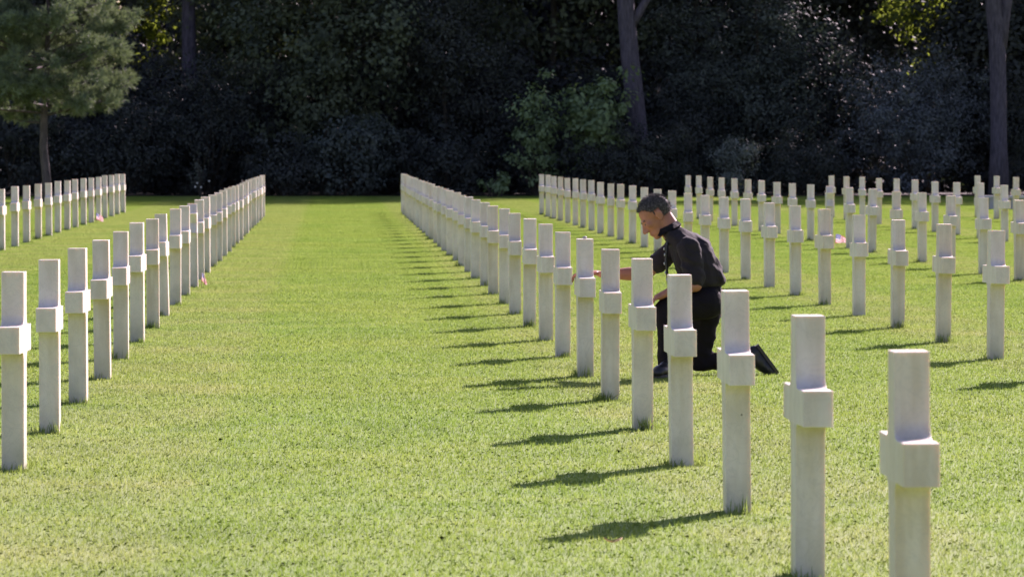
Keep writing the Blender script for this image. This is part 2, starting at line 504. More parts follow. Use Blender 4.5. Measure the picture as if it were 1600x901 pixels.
cx = ng.nodes.new('ShaderNodeCombineXYZ')
iop.inputs['Pick Instance'].default_value = True
ng.links.new(gi.outputs[0], iop.inputs['Points'])
ng.links.new(ci.outputs[0], iop.inputs['Instance'])
ng.links.new(ri.outputs[2], mu.inputs[0]); ng.links.new(mu.outputs[0], cx.inputs[2])
ng.links.new(cx.outputs[0], iop.inputs['Rotation'])
ng.links.new(iop.outputs[0], go.inputs[0])
md = lawn.modifiers.new('scatter', 'NODES'); md.node_group = ng

# ------------------------------------------------------------------ headstones
HT, TH, ARM, ARM0, ARM1, SW = 0.92, 0.0525, 0.325, 0.543, 0.668, 0.080
def extruded(name, outline, half, shaft):
    """stone cut from a flat outline; the upright's long edges are rounded more than the rest"""
    bm = bmesh.new()
    fa = [bm.verts.new((-half, y, z)) for y, z in outline]
    fb = [bm.verts.new((half, y, z)) for y, z in outline]
    n = len(outline)
    bm.faces.new(fa[::-1]); bm.faces.new(fb)
    for i in range(n):
        bm.faces.new((fa[i], fa[(i + 1) % n], fb[(i + 1) % n], fb[i]))
    bmesh.ops.recalc_face_normals(bm, faces=bm.faces)
    bm.edges.ensure_lookup_table()
    wl = bm.edges.layers.float.new('bevel_weight_edge')
    for e_ in bm.edges:
        u, v = e_.verts
        vert = abs(u.co.x - v.co.x) < 1e-5 and abs(u.co.y - v.co.y) < 1e-5
        if len(e_.link_faces) == 2 and e_.calc_face_angle() < .5:
            e_[wl] = 0.0
            continue
        e_[wl] = 1.0 if vert and abs(abs(u.co.y) - shaft) < 1e-4 else .45
    me = bpy.data.meshes.new(name); bm.to_mesh(me); bm.free()
    o = bpy.data.objects.new(name, me); COL.objects.link(o)
    b = o.modifiers.new('b', 'BEVEL'); b.limit_method = 'WEIGHT'; b.width = .016; b.segments = 4; b.harden_normals = True
    me.polygons.foreach_set('use_smooth', [True] * len(me.polygons))
    dg = bpy.context.evaluated_depsgraph_get()
    out = bpy.data.meshes.new_from_object(o.evaluated_get(dg), preserve_all_data_layers=True, depsgraph=dg)
    bpy.data.objects.remove(o)
    out.name = name
    return out
FIL = .055                                             # the inner corners are hollowed to a curve
def cove(cy, cz, sy, sz, flip):
    """concave quarter round in the corner (cy, cz); sy, sz point into the open side"""
    pts_ = []
    for k in range(7):
        t = math.pi / 2 * k / 6
        pts_.append((cy + sy * FIL * (1 - math.sin(t)), cz + sz * FIL * (1 - math.cos(t))))
    return pts_[::-1] if flip else pts_
cross_out = ([(-SW, -.1), (SW, -.1)] + cove(SW, ARM0, 1, -1, True)[:] + [(ARM, ARM0), (ARM, ARM1)] + cove(SW, ARM1, 1, 1, False)
             + [(SW, HT), (-SW, HT)] + cove(-SW, ARM1, -1, 1, True) + [(-ARM, ARM1), (-ARM, ARM0)] + cove(-SW, ARM0, -1, -1, False))
cross_me = extruded('cross_headstone', cross_out, TH, SW)
R_, ZC = .213, .707
sp = []
for k in range(12):
    an = math.radians(-90 + 30 * k)
    r = R_ if k % 2 == 0 else R_ / math.sqrt(3)
    sp.append((math.cos(an) * r, ZC + math.sin(an) * r))
star_out = [(-.075, -.1), (.075, -.1), (.075, ZC - R_ + .075 * math.tan(math.radians(60)))] + sp[1:] + [(-.075, ZC - R_ + .075 * math.tan(math.radians(60)))]
star_me = extruded('star_headstone', star_out, TH, .075)
for m_ in (cross_me, star_me):
    m_.materials.append(M['marble'])

ORD = ['', 'first', 'second', 'third', 'fourth', 'fifth', 'sixth', 'seventh', 'eighth', 'ninth', 'tenth', 'eleventh', 'twelfth',
       'thirteenth', 'fourteenth', 'fifteenth', 'sixteenth', 'seventeenth', 'eighteenth', 'nineteenth', 'twentieth']
TENS = {2: 'twenty', 3: 'thirty'}
def ordinal(n):
    if n <= 20: return ORD[n]
    if n == 30: return 'thirtieth'
    return TENS[n // 10] + '-' + ORD[n % 10]

D = 2.808
ROWS = [  # name, X, Y of k=0, k range, where the row stands
    ('R0', 1.677, 13.185, range(0, 34), 'in the row where the man kneels'),
    ('L0', -1.4975, 21.414, range(0, 29), 'in the long row left of the aisle'),
    ('L1', -4.8484, 69.948, range(-1, 14), 'in the far row at the left edge'),
    ('R1', 4.764, 32.394, range(-1, 26), 'in the row just behind the man'),
    ('R2', 7.820, 51.404, range(0, 18), 'in the second row behind the man'),
    ('R3', 10.867, 72.945, range(0, 10), 'in the third row behind the man'),
    ('R4', 14.158, 93.402, range(0, 3), 'in the last row at the right edge'),
]
STARS = {('L0', 10), ('R2', 7)}
SPOT = {}
for rn, X, Y0, ks, where in ROWS:
    for k in ks:
        Y = Y0 + k * D
        n = k - ks[0] + 1
        star = (rn, k) in STARS
        o = bpy.data.objects.new('star_headstone' if star else 'cross_headstone', star_me if star else cross_me)
        COL.objects.link(o)
        dz = RNG.normal(0, .006)
        if rn == 'R0': dz += [0.0, -.0, 0, 0, -.003, -.006, -.008, -.008, 0, -.004][k] if k < 10 else 0
        o.location = (X + RNG.normal(0, .006) + ({0: .011, 2: .015}.get(k, 0) if rn == 'R0' else 0), Y + RNG.normal(0, .012), dz)
        o.rotation_euler = (RNG.normal(0, .006), RNG.normal(-.004, .006), RNG.normal(0, .016))
        SPOT[(rn, k)] = o
        if star:
            lab = 'white marble six-pointed star headstone ' + where
        elif rn == 'R0' and k == 6:
            lab = 'white marble cross headstone that the kneeling man touches'
        elif (rn, k) == ('R0', 0):
            lab = 'nearest white marble cross headstone, largest, at the bottom right'
        else:
            lab = 'white marble cross headstone, %s from the camera %s' % (ordinal(n), where)
        tag(o, lab, 'headstone', 'marble headstones standing in rows on the lawn')

# longer tufts the mower misses at the feet of the stones
def tufts():
    r = np.random.default_rng(5)
    out, rv = [], []
    for (rn, k), o in SPOT.items():
        x, y, _ = o.location
        for _ in range(r.integers(3, 8)):
            an = r.uniform(0, 2 * np.pi)
            if r.random() < .6: an = r.uniform(-np.pi * .9, -np.pi * .05)
            big = r.random() < .22
            cxx, cyy = x + math.cos(an) * .085, y + math.sin(an) * .125
            for _b in range(int(r.integers(10, 22) * (1.6 if big else 1))):
                b = np.array([cxx + r.normal(0, .022), cyy + r.normal(0, .018), -.003])
                h = r.uniform(.03, .06) * (1.6 if big else 1)
                la, le, yw = r.uniform(0, 6.28), abs(r.normal(0, .35)), r.uniform(0, 6.28)
                s = np.array([math.cos(yw), math.sin(yw), 0]) * .002
                t = b + np.array([math.cos(la) * math.sin(le), math.sin(la) * math.sin(le), math.cos(le)]) * h
                mm = (b + t) / 2 + np.array([0, 0, h * .06])
                out.append([b - s, b + s, mm + s * .8, t, mm - s * .8]); rv.append(r.uniform(.0, .75))
    return poly_mesh('grass_tufts', np.array(out), np.array(rv))
tag(link('grass_tufts', tufts(), M['blade']), 'longer grass tufts around the feet of the headstones', 'grass', kind='stuff')

# ------------------------------------------------------------------ foliage builders
def leaves(centres, out_dir, length, width, rng, droop=0.25, upb=0.5):
    """rhombic leaves at centres, their faces biased outwards and upwards"""
    n = len(centres)
    nrm = out_dir * .95 + rng.normal(0, .42, (n, 3)) + np.array([0, 0, upb])
    nrm /= np.linalg.norm(nrm, axis=1)[:, None] + 1e-9
    ax = rng.normal(0, 1, (n, 3)) + np.array([0, 0, -droop])
    ax -= nrm * (ax * nrm).sum(1)[:, None]
    ax /= np.linalg.norm(ax, axis=1)[:, None] + 1e-9
    sd = np.cross(nrm, ax)
    L = (length * rng.uniform(.65, 1.25, n))[:, None]
    Wd = (width * rng.uniform(.7, 1.2, n))[:, None]
    c = centres
    q = np.stack([c - ax * L * .5, c + sd * Wd * .5 - ax * L * .08, c + ax * L * .5, c - sd * Wd * .5 - ax * L * .08], 1)
    return q

def crown_points(centre, radii, n_clump, per, clump_r, rng, floor=0.05, shell=0.45):
    d = rng.normal(0, 1, (n_clump, 3)); d /= np.linalg.norm(d, axis=1)[:, None]
    ph = rng.uniform(0, 6.28, 3)
    bump = 1 + .16 * np.sin(3.1 * np.arctan2(d[:, 1], d[:, 0]) + ph[0]) * np.cos(2.3 * d[:, 2] * 3 + ph[1]) + rng.normal(0, .07, n_clump)
    u = rng.uniform(0, 1, n_clump) ** shell
    cc = np.array(centre) + d * np.array(radii) * (u * bump)[:, None]
    cc[:, 2] = np.maximum(cc[:, 2], floor + clump_r * .4)
    cr = clump_r * rng.uniform(.6, 1.35, n_clump)
    idx = np.repeat(np.arange(n_clump), per)
    off = rng.normal(0, .55, (len(idx), 3)) * np.array([1.15, 1.15, .8])
    p = cc[idx] + off * cr[idx][:, None]
    p[:, 2] = np.maximum(p[:, 2], floor + rng.uniform(0, .1, len(p)))
    od = p - np.array(centre); od /= np.linalg.norm(od, axis=1)[:, None] + 1e-6
    ln = off / (np.linalg.norm(off, axis=1)[:, None] + 1e-6)
    od = od * .45 + ln * .75
    cv = np.clip(rng.uniform(0, 1, n_clump)[idx] * .8 + rng.uniform(0, 1, len(idx)) * .3, 0, 1)
    return cc, p, od, cv

def trunk_mesh(base, top, r0, r1, limbs, rng, bend=.15, seg=10):
    bm = bmesh.new()
    b, t = Vector(base), Vector(top)
    n = 9
    pts, rad = [], []
    o1, o2 = rng.uniform(-bend, bend), rng.uniform(-bend, bend)
    for i in range(n):
        f = i / (n - 1)
        p = b.lerp(t, f) + Vector((math.sin(f * 3.1) * o1, math.sin(f * 4.2) * o2, 0))
        pts.append(p); rad.append(r0 + (r1 - r0) * f + (r0 * .35 * max(0, .12 - f) / .12))
    tube(bm, pts, rad, seg, wob=.05)
    for q in limbs:
        q = Vector(q)
        hz = (q - b).length
        f = min(.95, max(.15, ((q.z - b.z) - hz * .22) / max(.1, (t.z - b.z))))
        i = int(f * (n - 1))
        s = pts[i]
        mid_ = s.lerp(q, .5) + Vector((rng.normal(0, .12), rng.normal(0, .12), .12 * (q - s).length * .6))
        rr = rad[i] * .38
        tube(bm, [s, mid_, q], [rr, rr * .65, rr * .22], 5, wob=0)
    return bm_mesh('trunk', bm, smooth=True)

def plant(name, label, cat, px, Y, halfw, height, z0, depth, mat, leaf, n_clump, per, clump_r, seed, group=None,
          trunk=None, bark='twig', nlimb=10, part=('foliage', 'stem'), upb=0.5):
    """a shrub or tree: stem or trunk, limbs that reach into the clumps, leaf clumps through the crown"""
    rng = np.random.default_rng(seed)
    leaf, per = (leaf[0] * 1.3, leaf[1] * 1.35), int(per * .68)
    x = WX(px, Y)
    root = empty(name, (x, Y, 0))
    zc, rz = (height + z0) / 2, (height - z0) / 2
    cc, p, od, cv = crown_points((0, 0, zc), (halfw, depth, rz), n_clump, per, clump_r, rng)
    fol = link(part[0], poly_mesh(part[0], leaves(p, od, leaf[0], leaf[1], rng, upb=upb), cv), M[mat], root)
    pick = cc[rng.choice(len(cc), min(nlimb, len(cc)), replace=False)]
    if trunk:
        tm = trunk_mesh((0, 0, -.1), (trunk[1], trunk[2], trunk[3]), trunk[0], trunk[0] * .45, pick, rng)
    else:
        bm = bmesh.new()
        for q in pick:
            b = Vector((rng.normal(0, .12), rng.normal(0, .12), -.05))
            q = Vector(q)
            tube(bm, [b, b.lerp(q, .5) + Vector((0, 0, .15)), q], [.035, .022, .008], 5)
        tm = bm_mesh('stem', bm, smooth=True)
    link(part[1], tm, M[bark], root)
    tag(root, label, cat, group)
    return root

# ---- front shrubs and small trees along the wood edge
SH = 'shrubs along the wood edge'
plant('laurel_shrub', 'dark evergreen shrub behind the pine trunk at the left edge', 'shrub', 20, 144, 2.9, 3.6, .0, 1.6, 'leaf_dark', (.11, .05), 110, 120, .42, 11, SH)
plant('laurel_shrub', 'dark evergreen shrub right of the pine trunk, below its crown', 'shrub', 190, 144.5, 2.3, 3.3, .0, 1.5, 'leaf_dark', (.10, .045), 100, 120, .40, 12, SH)
plant('evergreen_shrub', 'tall dark shrub below the high grey trunk at the upper left', 'shrub', 330, 146, 2.6, 5.0, .0, 1.8, 'leaf_dark', (.085, .04), 170, 110, .40, 13, SH)
plant('broadleaf_tree', 'broad-leaved tree with greener leaf clumps above the grass aisle', 'tree', 505, 146, 3.0, 9.5, .8, 2.2, 'leaf_mid', (.14, .09), 150, 150, .58, 14, 'trees of the wood', trunk=(.09, .2, .6, 8.5), bark='twig', part=('crown', 'trunk'))
plant('leafy_shrub', 'rounded leafy shrub at the end of the grass aisle', 'shrub', 545, 143.6, 1.7, 2.7, .0, 1.1, 'leaf_blue', (.10, .06), 85, 110, .34, 15, SH)
plant('laurel_shrub', 'low dark shrub just right of the end of the left long row', 'shrub', 440, 143.4, 1.3, 1.9, .0, 1.0, 'leaf_dark', (.10, .05), 55, 110, .32, 16, SH)
plant('holly_tree', 'very dark dense tree rising behind the far end of the man\'s row', 'tree', 700, 147, 3.1, 11.0, .2, 2.2, 'leaf_dark', (.09, .06), 170, 160, .56, 17, 'trees of the wood', trunk=(.08, -.1, .9, 9.5), bark='twig', part=('crown', 'trunk'))
plant('laurel_shrub', 'dark shrub at the foot of the very dark dense tree', 'shrub', 690, 144, 1.9, 2.4, .0, 1.1, 'leaf_dark', (.10, .05), 80, 110, .36, 18, SH)
plant('elder_shrub', 'loose light green shrub left of the forked tree', 'shrub', 842, 143, .85, 3.7, .3, .8, 'leaf_light', (.12, .07), 44, 60, .30, 19, SH)
plant('maple_sapling', 'pale green sapling in front of the forked trunk', 'shrub', 935, 142.8, 1.15, 4.1, .9, .9, 'leaf_light', (.14, .10), 62, 60, .32, 20, SH)
plant('clipped_hedge', 'dark clipped hedge at the foot of the forked tree', 'hedge', 985, 142.4, 2.2, 2.45, .0, 1.0, 'leaf_dark', (.07, .04), 150, 140, .30, 21, SH)
plant('grey_shrub', 'small silvery grey shrub between two dark hedge bushes', 'shrub', 1150, 142.2, .85, 2.15, .0, .8, 'leaf_grey', (.09, .03), 48, 90, .26, 22, SH)
plant('clipped_hedge', 'dark hedge bush with paler top right of the silvery shrub', 'hedge', 1255, 142.6, 1.5, 2.2, .0, 1.0, 'leaf_dark', (.07, .035), 85, 120, .30, 23, SH)
plant('yew_tree', 'wide dark drooping tree behind the silvery grey shrub', 'tree', 1180, 147.5, 3.6, 7.6, .3, 2.2, 'leaf_blue', (.11, .05), 160, 150, .58, 24, 'trees of the wood', trunk=(.09, .1, .9, 6.4), bark='twig', part=('crown', 'trunk'))
plant('rounded_shrub', 'large domed blue-green shrub left of the right-hand trunk', 'shrub', 1432, 144.5, 2.5, 4.75, .0, 2.0, 'leaf_dome', (.09, .04), 210, 120, .40, 25, SH)
plant('evergreen_shrub', 'dark shrub right of the right-hand trunk', 'shrub', 1640, 144, 1.9, 4.4, .0, 1.6, 'leaf_dark', (.10, .045), 110, 110, .40, 26, SH)
plant('seedling_plant', 'small bright green plant on the lawn edge before the dark shrubs', 'plant', 775, 140.6, .42, .78, .0, .35, 'leaf_light', (.11, .07), 20, 26, .14, 27)
plant('evergreen_shrub', 'dark shrub filling the gap under the loose light green shrub', 'shrub', 850, 145.4, 1.7, 3.4, .0, 1.2, 'leaf_dark', (.09, .045), 100, 110, .38, 28, SH)
plant('evergreen_shrub', 'dark shrub between the forked trunk and the drooping tree', 'shrub', 1065, 145.6, 1.6, 3.6, .0, 1.2, 'leaf_dark', (.09, .045), 100, 110, .38, 29, SH)

for i, (px, Y, hw, h, lab) in enumerate((
        (110, 147.5, 2.6, 4.2, 'dark undergrowth shrub deep behind the pine trunk'),
        (260, 148, 2.4, 4.6, 'dark undergrowth shrub left of the tall dark shrub'),
        (420, 148.5, 2.4, 4.2, 'dark undergrowth shrub behind the end of the left long row'),
        (600, 149, 2.4, 4.4, 'dark undergrowth shrub right of the broad-leaved tree'),
        (790, 149, 2.4, 4.8, 'dark undergrowth shrub right of the very dark tree'),
        (930, 148.5, 2.4, 4.6, 'dark undergrowth shrub behind the pale green sapling'),
        (1110, 149.5, 2.6, 4.0, 'dark undergrowth shrub behind the drooping tree'),
        (1310, 149, 2.6, 5.2, 'dark undergrowth shrub left of the domed shrub'),
        (1545, 148.5, 2.2, 4.6, 'dark undergrowth shrub behind the right-hand trunk'))):
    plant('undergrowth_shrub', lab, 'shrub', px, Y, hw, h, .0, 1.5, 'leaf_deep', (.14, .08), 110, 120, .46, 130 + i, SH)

# thin plant with pale flowers at the left
def flower_plant():
    rng = np.random.default_rng(31)
    root = empty('flowering_plant', (WX(314, 141.4), 141.4, 0))
    bm = bmesh.new()
    tips = []
    for i in range(9):
        t = Vector((rng.normal(0, .26), rng.normal(0, .2), rng.uniform(.7, 1.45)))
        tube(bm, [(0, 0, -.05), (t.x * .4, t.y * .4, t.z * .55), t], [.014, .010, .004], 4)
        tips.append(t)
    link('stem', bm_mesh('stem', bm), M['twig'], root)
    p = np.concatenate([np.array(t) * rng.uniform(.4, 1, (26, 1)) + rng.normal(0, .07, (26, 3)) for t in tips])
    link('foliage', poly_mesh('foliage', leaves(p, rng.normal(0, 1, p.shape), .07, .03, rng), rng.uniform(0, 1, len(p))), M['leaf_grey'], root)
    for j, (fx, fz) in enumerate(((-.16, .32), (.02, .31), (-.1, .44), (.27, .5))):
        bm = bmesh.new()
        for k in range(6):
            an = k * math.pi / 3
            c, s = math.cos(an), math.sin(an)
            v = [bm.verts.new((c * r - s * w, -.02 - .01 * r, s * r + c * w)) for r, w in ((.0, 0), (.018, .011), (.034, 0), (.018, -.011))]
            bm.faces.new(v)
        fo = link('flower', bm_mesh('flower', bm), M['flower'], root)
        fo.location = (fx, -.12, fz)
    tag(root, 'thin plant with pale flowers at the wood edge', 'plant')
flower_plant()

# ---- tall trees with visible trunks
TW = 'trees of the wood'
def tall_tree(name, label, px, Y, r0, r1, path, fork, crown, mat, seed, leaf=(.15, .09), n=220, per=80, cl=.6):
    rng = np.random.default_rng(seed)
    bx = WX(px, Y)
    root = empty(name, (bx, Y, 0))
    bm = bmesh.new()
    pts = [Vector((WX(a_, Y) - bx, dy, EYE - (b_ - VY) * Y / F_PX)) for a_, b_, dy in path]
    k = len(pts)
    tube(bm, pts, [r0 + (r1 - r0) * i / (k - 1) + (.10 if i == 0 else 0) for i in range(k)], 14, wob=.04)
    for fk, fr0 in fork:
        fp = [Vector((WX(a_, Y) - bx, dy, EYE - (b_ - VY) * Y / F_PX)) for a_, b_, dy in fk]
        tube(bm, fp, [fr0 * (1 - .5 * i / (len(fp) - 1)) for i in range(len(fp))], 10, wob=.03)
    zc, hw, rz = crown
    cc, p, od, cv = crown_points((pts[-1].x * .6, 0, zc), (hw, hw * .8, rz), n, per, cl, rng)
    for q in cc[rng.choice(n, 14, replace=False)]:
        s = pts[-1] if q[2] > pts[-1].z else pts[-2]
        q = Vector(q)
        tube(bm, [s, s.lerp(q, .5) + Vector((0, 0, .4)), q], [r1 * .45, r1 * .28, .02], 6)
    link('trunk', bm_mesh('trunk', bm, smooth=True), M['bark'], root)
    link('crown', poly_mesh('crown', leaves(p, od, leaf[0], leaf[1], rng), cv), M[mat], root)
    tag(root, label, 'tree', TW)
    return root
tall_tree('forked_tree', 'tall tree with leaning grey trunk forking near the top of the picture', 1003, 144.2, .33, .25,
          [(1004, 312, 0), (1001, 240, 0), (993, 160, 0), (985, 90, 0), (979, 30, 0), (974, -60, 0), (965, -200, 0)],
          [([(985, 45, 0), (1000, 18, -.05), (1020, -18, -.1), (1050, -90, -.2), (1085, -190, 0)], .15)],
          (12.6, 4.6, 5.4), 'leaf_mid', 41, n=330)
tall_tree('smooth_trunk_tree', 'tall tree with straight purple-grey trunk near the right edge', 1565, 141.8, .255, .265,
          [(1565, 312, 0), (1565, 220, 0), (1564, 140, 0), (1562, 70, 0), (1556, 10, 0), (1548, -80, 0), (1535, -210, 0)],
          [([(1566, 75, 0), (1572, 30, 0), (1580, -20, 0), (1596, -100, .2), (1620, -210, .3)], .22)],
          (10.2, 3.8, 3.6), 'leaf_mid', 42)
tall_tree('grey_trunk_tree', 'tall tree whose grey trunk shows only at the upper left', 297, 150.5, .27, .2,
          [(298, 305, 0), (298, 200, 0), (297, 100, 0), (296, 20, 0), (297, -80, 0), (300, -220, 0)], [],
          (9.4, 3.8, 4.0), 'leaf_mid', 43)

# ---- inner trees that close the wood
inner = [  # px, Y, halfw, height, z0, mat, label
    (60, 152, 3.6, 12, 1.0, 'leaf_dark', 'dark inner tree behind the pine crown'),
    (226, 156, 1.25, 9.5, 4.0, 'leaf_yellow', 'sunlit yellow-green tree deep behind the pine'),
    (420, 155, 3.4, 13, .8, 'leaf_mid', 'inner tree left of the greener broad-leaved tree'),
    (610, 153, 3.2, 14, .6, 'leaf_dark', 'dark inner tree between the broad-leaved and the dense tree'),
    (860, 152, 3.6, 18, .8, 'leaf_mid', 'inner tree left of the forked trunk'),
    (1080, 153, 3.9, 19.5, .8, 'leaf_dark', 'dark inner tree right of the forked trunk'),
    (1215, 157, 3.2, 14.5, 1.0, 'leaf_dark', 'added sun-blocking dark tree high behind the drooping tree'),  # added to keep sun flecks off the drooping tree
    (1400, 158.5, 2.4, 13, 1.0, 'leaf_dark', 'added sun-blocking dark tree behind the sunlit yellow-green tree'),  # extra tree, put in only to block sun on the leaves in front
    (1300, 154, 3.4, 13.5, .6, 'leaf_dark', 'dark inner tree left of the domed shrub'),
    (1458, 150.5, 1.95, 8.6, 4.2, 'leaf_yellow', 'sunlit yellow-green tree above the domed shrub'),
    (1540, 149, 2.1, 8.4, .3, 'leaf_dark', 'dark inner tree just left of the right-hand trunk'),
    (970, 156, 3.9, 20, 3.0, 'leaf_dark', 'dark inner tree high behind the forked trunk'),
    (1720, 152, 3.6, 13.5, .5, 'leaf_dark', 'dark inner tree outside the right edge'),
    (1860, 150, 4.8, 22, .5, 'leaf_dark', 'second dark inner tree outside the right edge'),
    (2010, 150, 4.8, 22, .5, 'leaf_dark', 'third dark inner tree outside the right edge'),
    (2170, 151, 4.8, 22, .5, 'leaf_dark', 'fourth dark inner tree outside the right edge'),
    (-120, 150, 3.6, 12, .5, 'leaf_dark', 'dark inner tree outside the left edge'),
]
for i, (px, Y, hw, h, z0, mt, lab) in enumerate(inner):
    yl = mt == 'leaf_yellow'
    plant('woodland_tree', lab, 'tree', px, Y, hw, h, z0, hw * .8, mt, (.17, .11) if yl else (.18, .11), 72 if yl else 260, 50 if yl else 115, .40 if yl else .62, 60 + i, TW,
          trunk=(.14, .2, .2, h * .85), bark='twig', part=('crown', 'trunk'))

# ---- the depth of the wood, one mass
def wood_mass():
    rng = np.random.default_rng(90)
    P, O, V = [], [], []
    for _ in range(120):
        x = rng.uniform(-48, 66); y = rng.uniform(159, 196)
        top = 14 if not (24 < x < 52) else 9
        h = rng.uniform(.75, 1.05) * top
        cc, p, od, cv = crown_points((x, y, h * .5), (3.2, 3.0, h * .5), 50, 30, 1.0, rng)
        P.append(p); O.append(od); V.append(cv)
    for _ in range(150):
        x = rng.uniform(-40, 58); y = rng.uniform(156, 178)
        cc, p, od, cv = crown_points((x, y, 1.6), (2.6, 2.0, 2.2), 16, 30, .9, rng)
        P.append(p); O.append(od); V.append(cv)
    P, O, V = map(np.concatenate, (P, O, V))
    me = poly_mesh('wood_mass', leaves(P, O, .55, .40, rng), V)
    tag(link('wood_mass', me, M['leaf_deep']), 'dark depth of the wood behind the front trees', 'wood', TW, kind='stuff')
wood_mass()

# ---- young pine at the left
def pine():
    rng = np.random.default_rng(44)
    Y = 128.0
    base = Vector((WX(75, Y), Y, 0))
    root = empty('pine_tree', base)
    bm = bmesh.new()
    tp = [(0.02, 0, -.1), (0.0, 0, .7), (-.08, 0, 1.5), (-.07, .05, 2.4), (.0, .1, 3.6), (.05, 0, 5.0), (.0, 0, 7.3)]
    tube(bm, tp, [.15, .125, .115, .105, .09, .06, .02], 10, wob=.06)
    tuft_c, tuft_d = [], []
    nb = 52
    for i in range(nb):
        f = i / (nb - 1)
        z = 2.2 + f * 5.0 + rng.normal(0, .16)
        an = i * 2.39996 + rng.normal(0, .3)
        L = (3.0 * (1 - .66 * f) ** .6) * rng.uniform(.58, 1.12)
        s = Vector((0, 0, z))
        d = Vector((math.cos(an), math.sin(an), rng.uniform(-.06, .40)))
        e_ = s + d * L
        mid_ = s.lerp(e_, .5) + Vector((0, 0, -.05 * L))
        tube(bm, [s, mid_, e_], [.035, .024, .008], 5)
        npad = int(1.6 + 2.0 * L)
        for kp in range(npad):
            t = .38 + .62 * (kp + rng.uniform(.1, .9)) / npad
            sdir = Vector((-d.y, d.x, 0)) * rng.normal(0, .30) * (.4 + .5 * L * (1 - abs(t - .7)))
            pc = s.lerp(e_, t) + sdir + Vector((0, 0, rng.uniform(0, .22)))
            tube(bm, [s.lerp(e_, max(.1, t - .22)), pc], [.014, .006], 4)
            pr = rng.uniform(.20, .36)
            for _ in range(int(30 * (pr / .28) ** 2)):
                v = Vector(rng.normal(0, 1, 3)); v.normalize()
                q = pc + Vector((v.x * pr * 1.15, v.y * pr * 1.15, v.z * pr * .9)) * (rng.uniform(.35, 1))
                tuft_c.append(q)
                dd = Vector((v.x, v.y, v.z * .8 + .35)) + Vector((d.x, d.y, 0)) * .4
                tuft_d.append(dd)
    link('trunk', bm_mesh('trunk', bm, smooth=True), M['bark_pine'], root)
    C = np.array(tuft_c); Dv = np.array(tuft_d); Dv /= np.linalg.norm(Dv, axis=1)[:, None]
    per = 22
    idx = np.repeat(np.arange(len(C)), per)
    nd = Dv[idx] * .9 + rng.normal(0, .55, (len(idx), 3)); nd /= np.linalg.norm(nd, axis=1)[:, None]
    b = C[idx] + Dv[idx] * rng.uniform(-.1, .1, (len(idx), 1))
    ln = rng.uniform(.09, .17, (len(idx), 1))
    sd = np.cross(nd, rng.normal(0, 1, (len(idx), 3))); sd /= np.linalg.norm(sd, axis=1)[:, None]
    w = .0085
    q = np.stack([b - sd * w, b + sd * w, b + nd * ln + sd * w * .4, b + nd * ln - sd * w * .4], 1)
    rv = np.clip(rng.uniform(0, 1, len(C))[idx] * .6 + rng.uniform(0, .45, len(idx)), 0, 1)
    link('crown', poly_mesh('crown', q, rv), M['needle'], root)
    tag(root, 'young pine with blue-green needles and thin trunk at the left', 'tree')
pine()

# ------------------------------------------------------------------ kneeling man
def ell(bm, c, r, rot=None, seg=16, rings=10):
    m_ = Matrix.Translation(Vector(c)) @ (rot.to_4x4() if rot else Matrix.Identity(4)) @ Matrix.Diagonal((*r, 1))
    bmesh.ops.create_uvsphere(bm, u_segments=seg, v_segments=rings, radius=1, matrix=m_)

def hull(bm, p1, r1, p2, r2):
    """tapered rounded limb: hull of two ellipsoids (r a number or (rx, ry, rz))"""
    t = bmesh.new()
    for p, r in ((p1, r1), (p2, r2)):
        rr = (r, r, r) if isinstance(r, (int, float)) else r
        bmesh.ops.create_uvsphere(t, u_segments=16, v_segments=10, radius=1,
                                  matrix=Matrix.Translation(Vector(p)) @ Matrix.Diagonal((*rr, 1)))
    res = bmesh.ops.convex_hull(t, input=list(t.verts))
    bmesh.ops.delete(t, geom=[v for v in t.verts if not v.link_faces], context='VERTS')
    inner_ = [g_ for g_ in res['geom_interior'] if isinstance(g_, bmesh.types.BMVert) and g_.is_valid]
    bmesh.ops.delete(t, geom=inner_, context='VERTS')
    tmp = bpy.data.meshes.new('t'); t.to_mesh(tmp); t.free()
    bm.from_mesh(tmp); bpy.data.meshes.remove(tmp)

def fuse(name, bm, voxel, smooth_it=3, fac=.5):
    """fuse overlapping rounded forms into one continuous skin"""
    me = bpy.data.meshes.new(name); bm.to_mesh(me); bm.free()
    o = bpy.data.objects.new(name, me); COL.objects.link(o)
    r = o.modifiers.new('r', 'REMESH'); r.mode = 'VOXEL'; r.voxel_size = voxel; r.use_smooth_shade = True
    s = o.modifiers.new('s', 'SMOOTH'); s.factor = fac; s.iterations = smooth_it
    dg = bpy.context.evaluated_depsgraph_get()
    out = bpy.data.meshes.new_from_object(o.evaluated_get(dg))
    bpy.data.objects.remove(o)
    out.name = name
    out.polygons.foreach_set('use_smooth', [True] * len(out.polygons))
    return out

def crease(me, amp, freq, seed):
    """folds pressed into fitted cloth"""
    me.update()
    co = np.empty(len(me.vertices) * 3); me.vertices.foreach_get('co', co); co = co.reshape(-1, 3)
    nr = np.empty(len(me.vertices) * 3); me.vertices.foreach_get('normal', nr); nr = nr.reshape(-1, 3)
    for i in range(len(co)):
        q = Vector((co[i, 0] * freq[0] + seed, (co[i, 1] - 30) * freq[1], co[i, 2] * freq[2] + co[i, 0] * 5))
        n1 = mnoise.noise(q); n2 = mnoise.noise(q * 2.3 + Vector((5, 1, 2)))
        co[i] += nr[i] * amp * ((1 - abs(n1) * 2.6) * .7 + n2 * .5 - .45)
    me.vertices.foreach_set('co', co.ravel()); me.update()
    return me

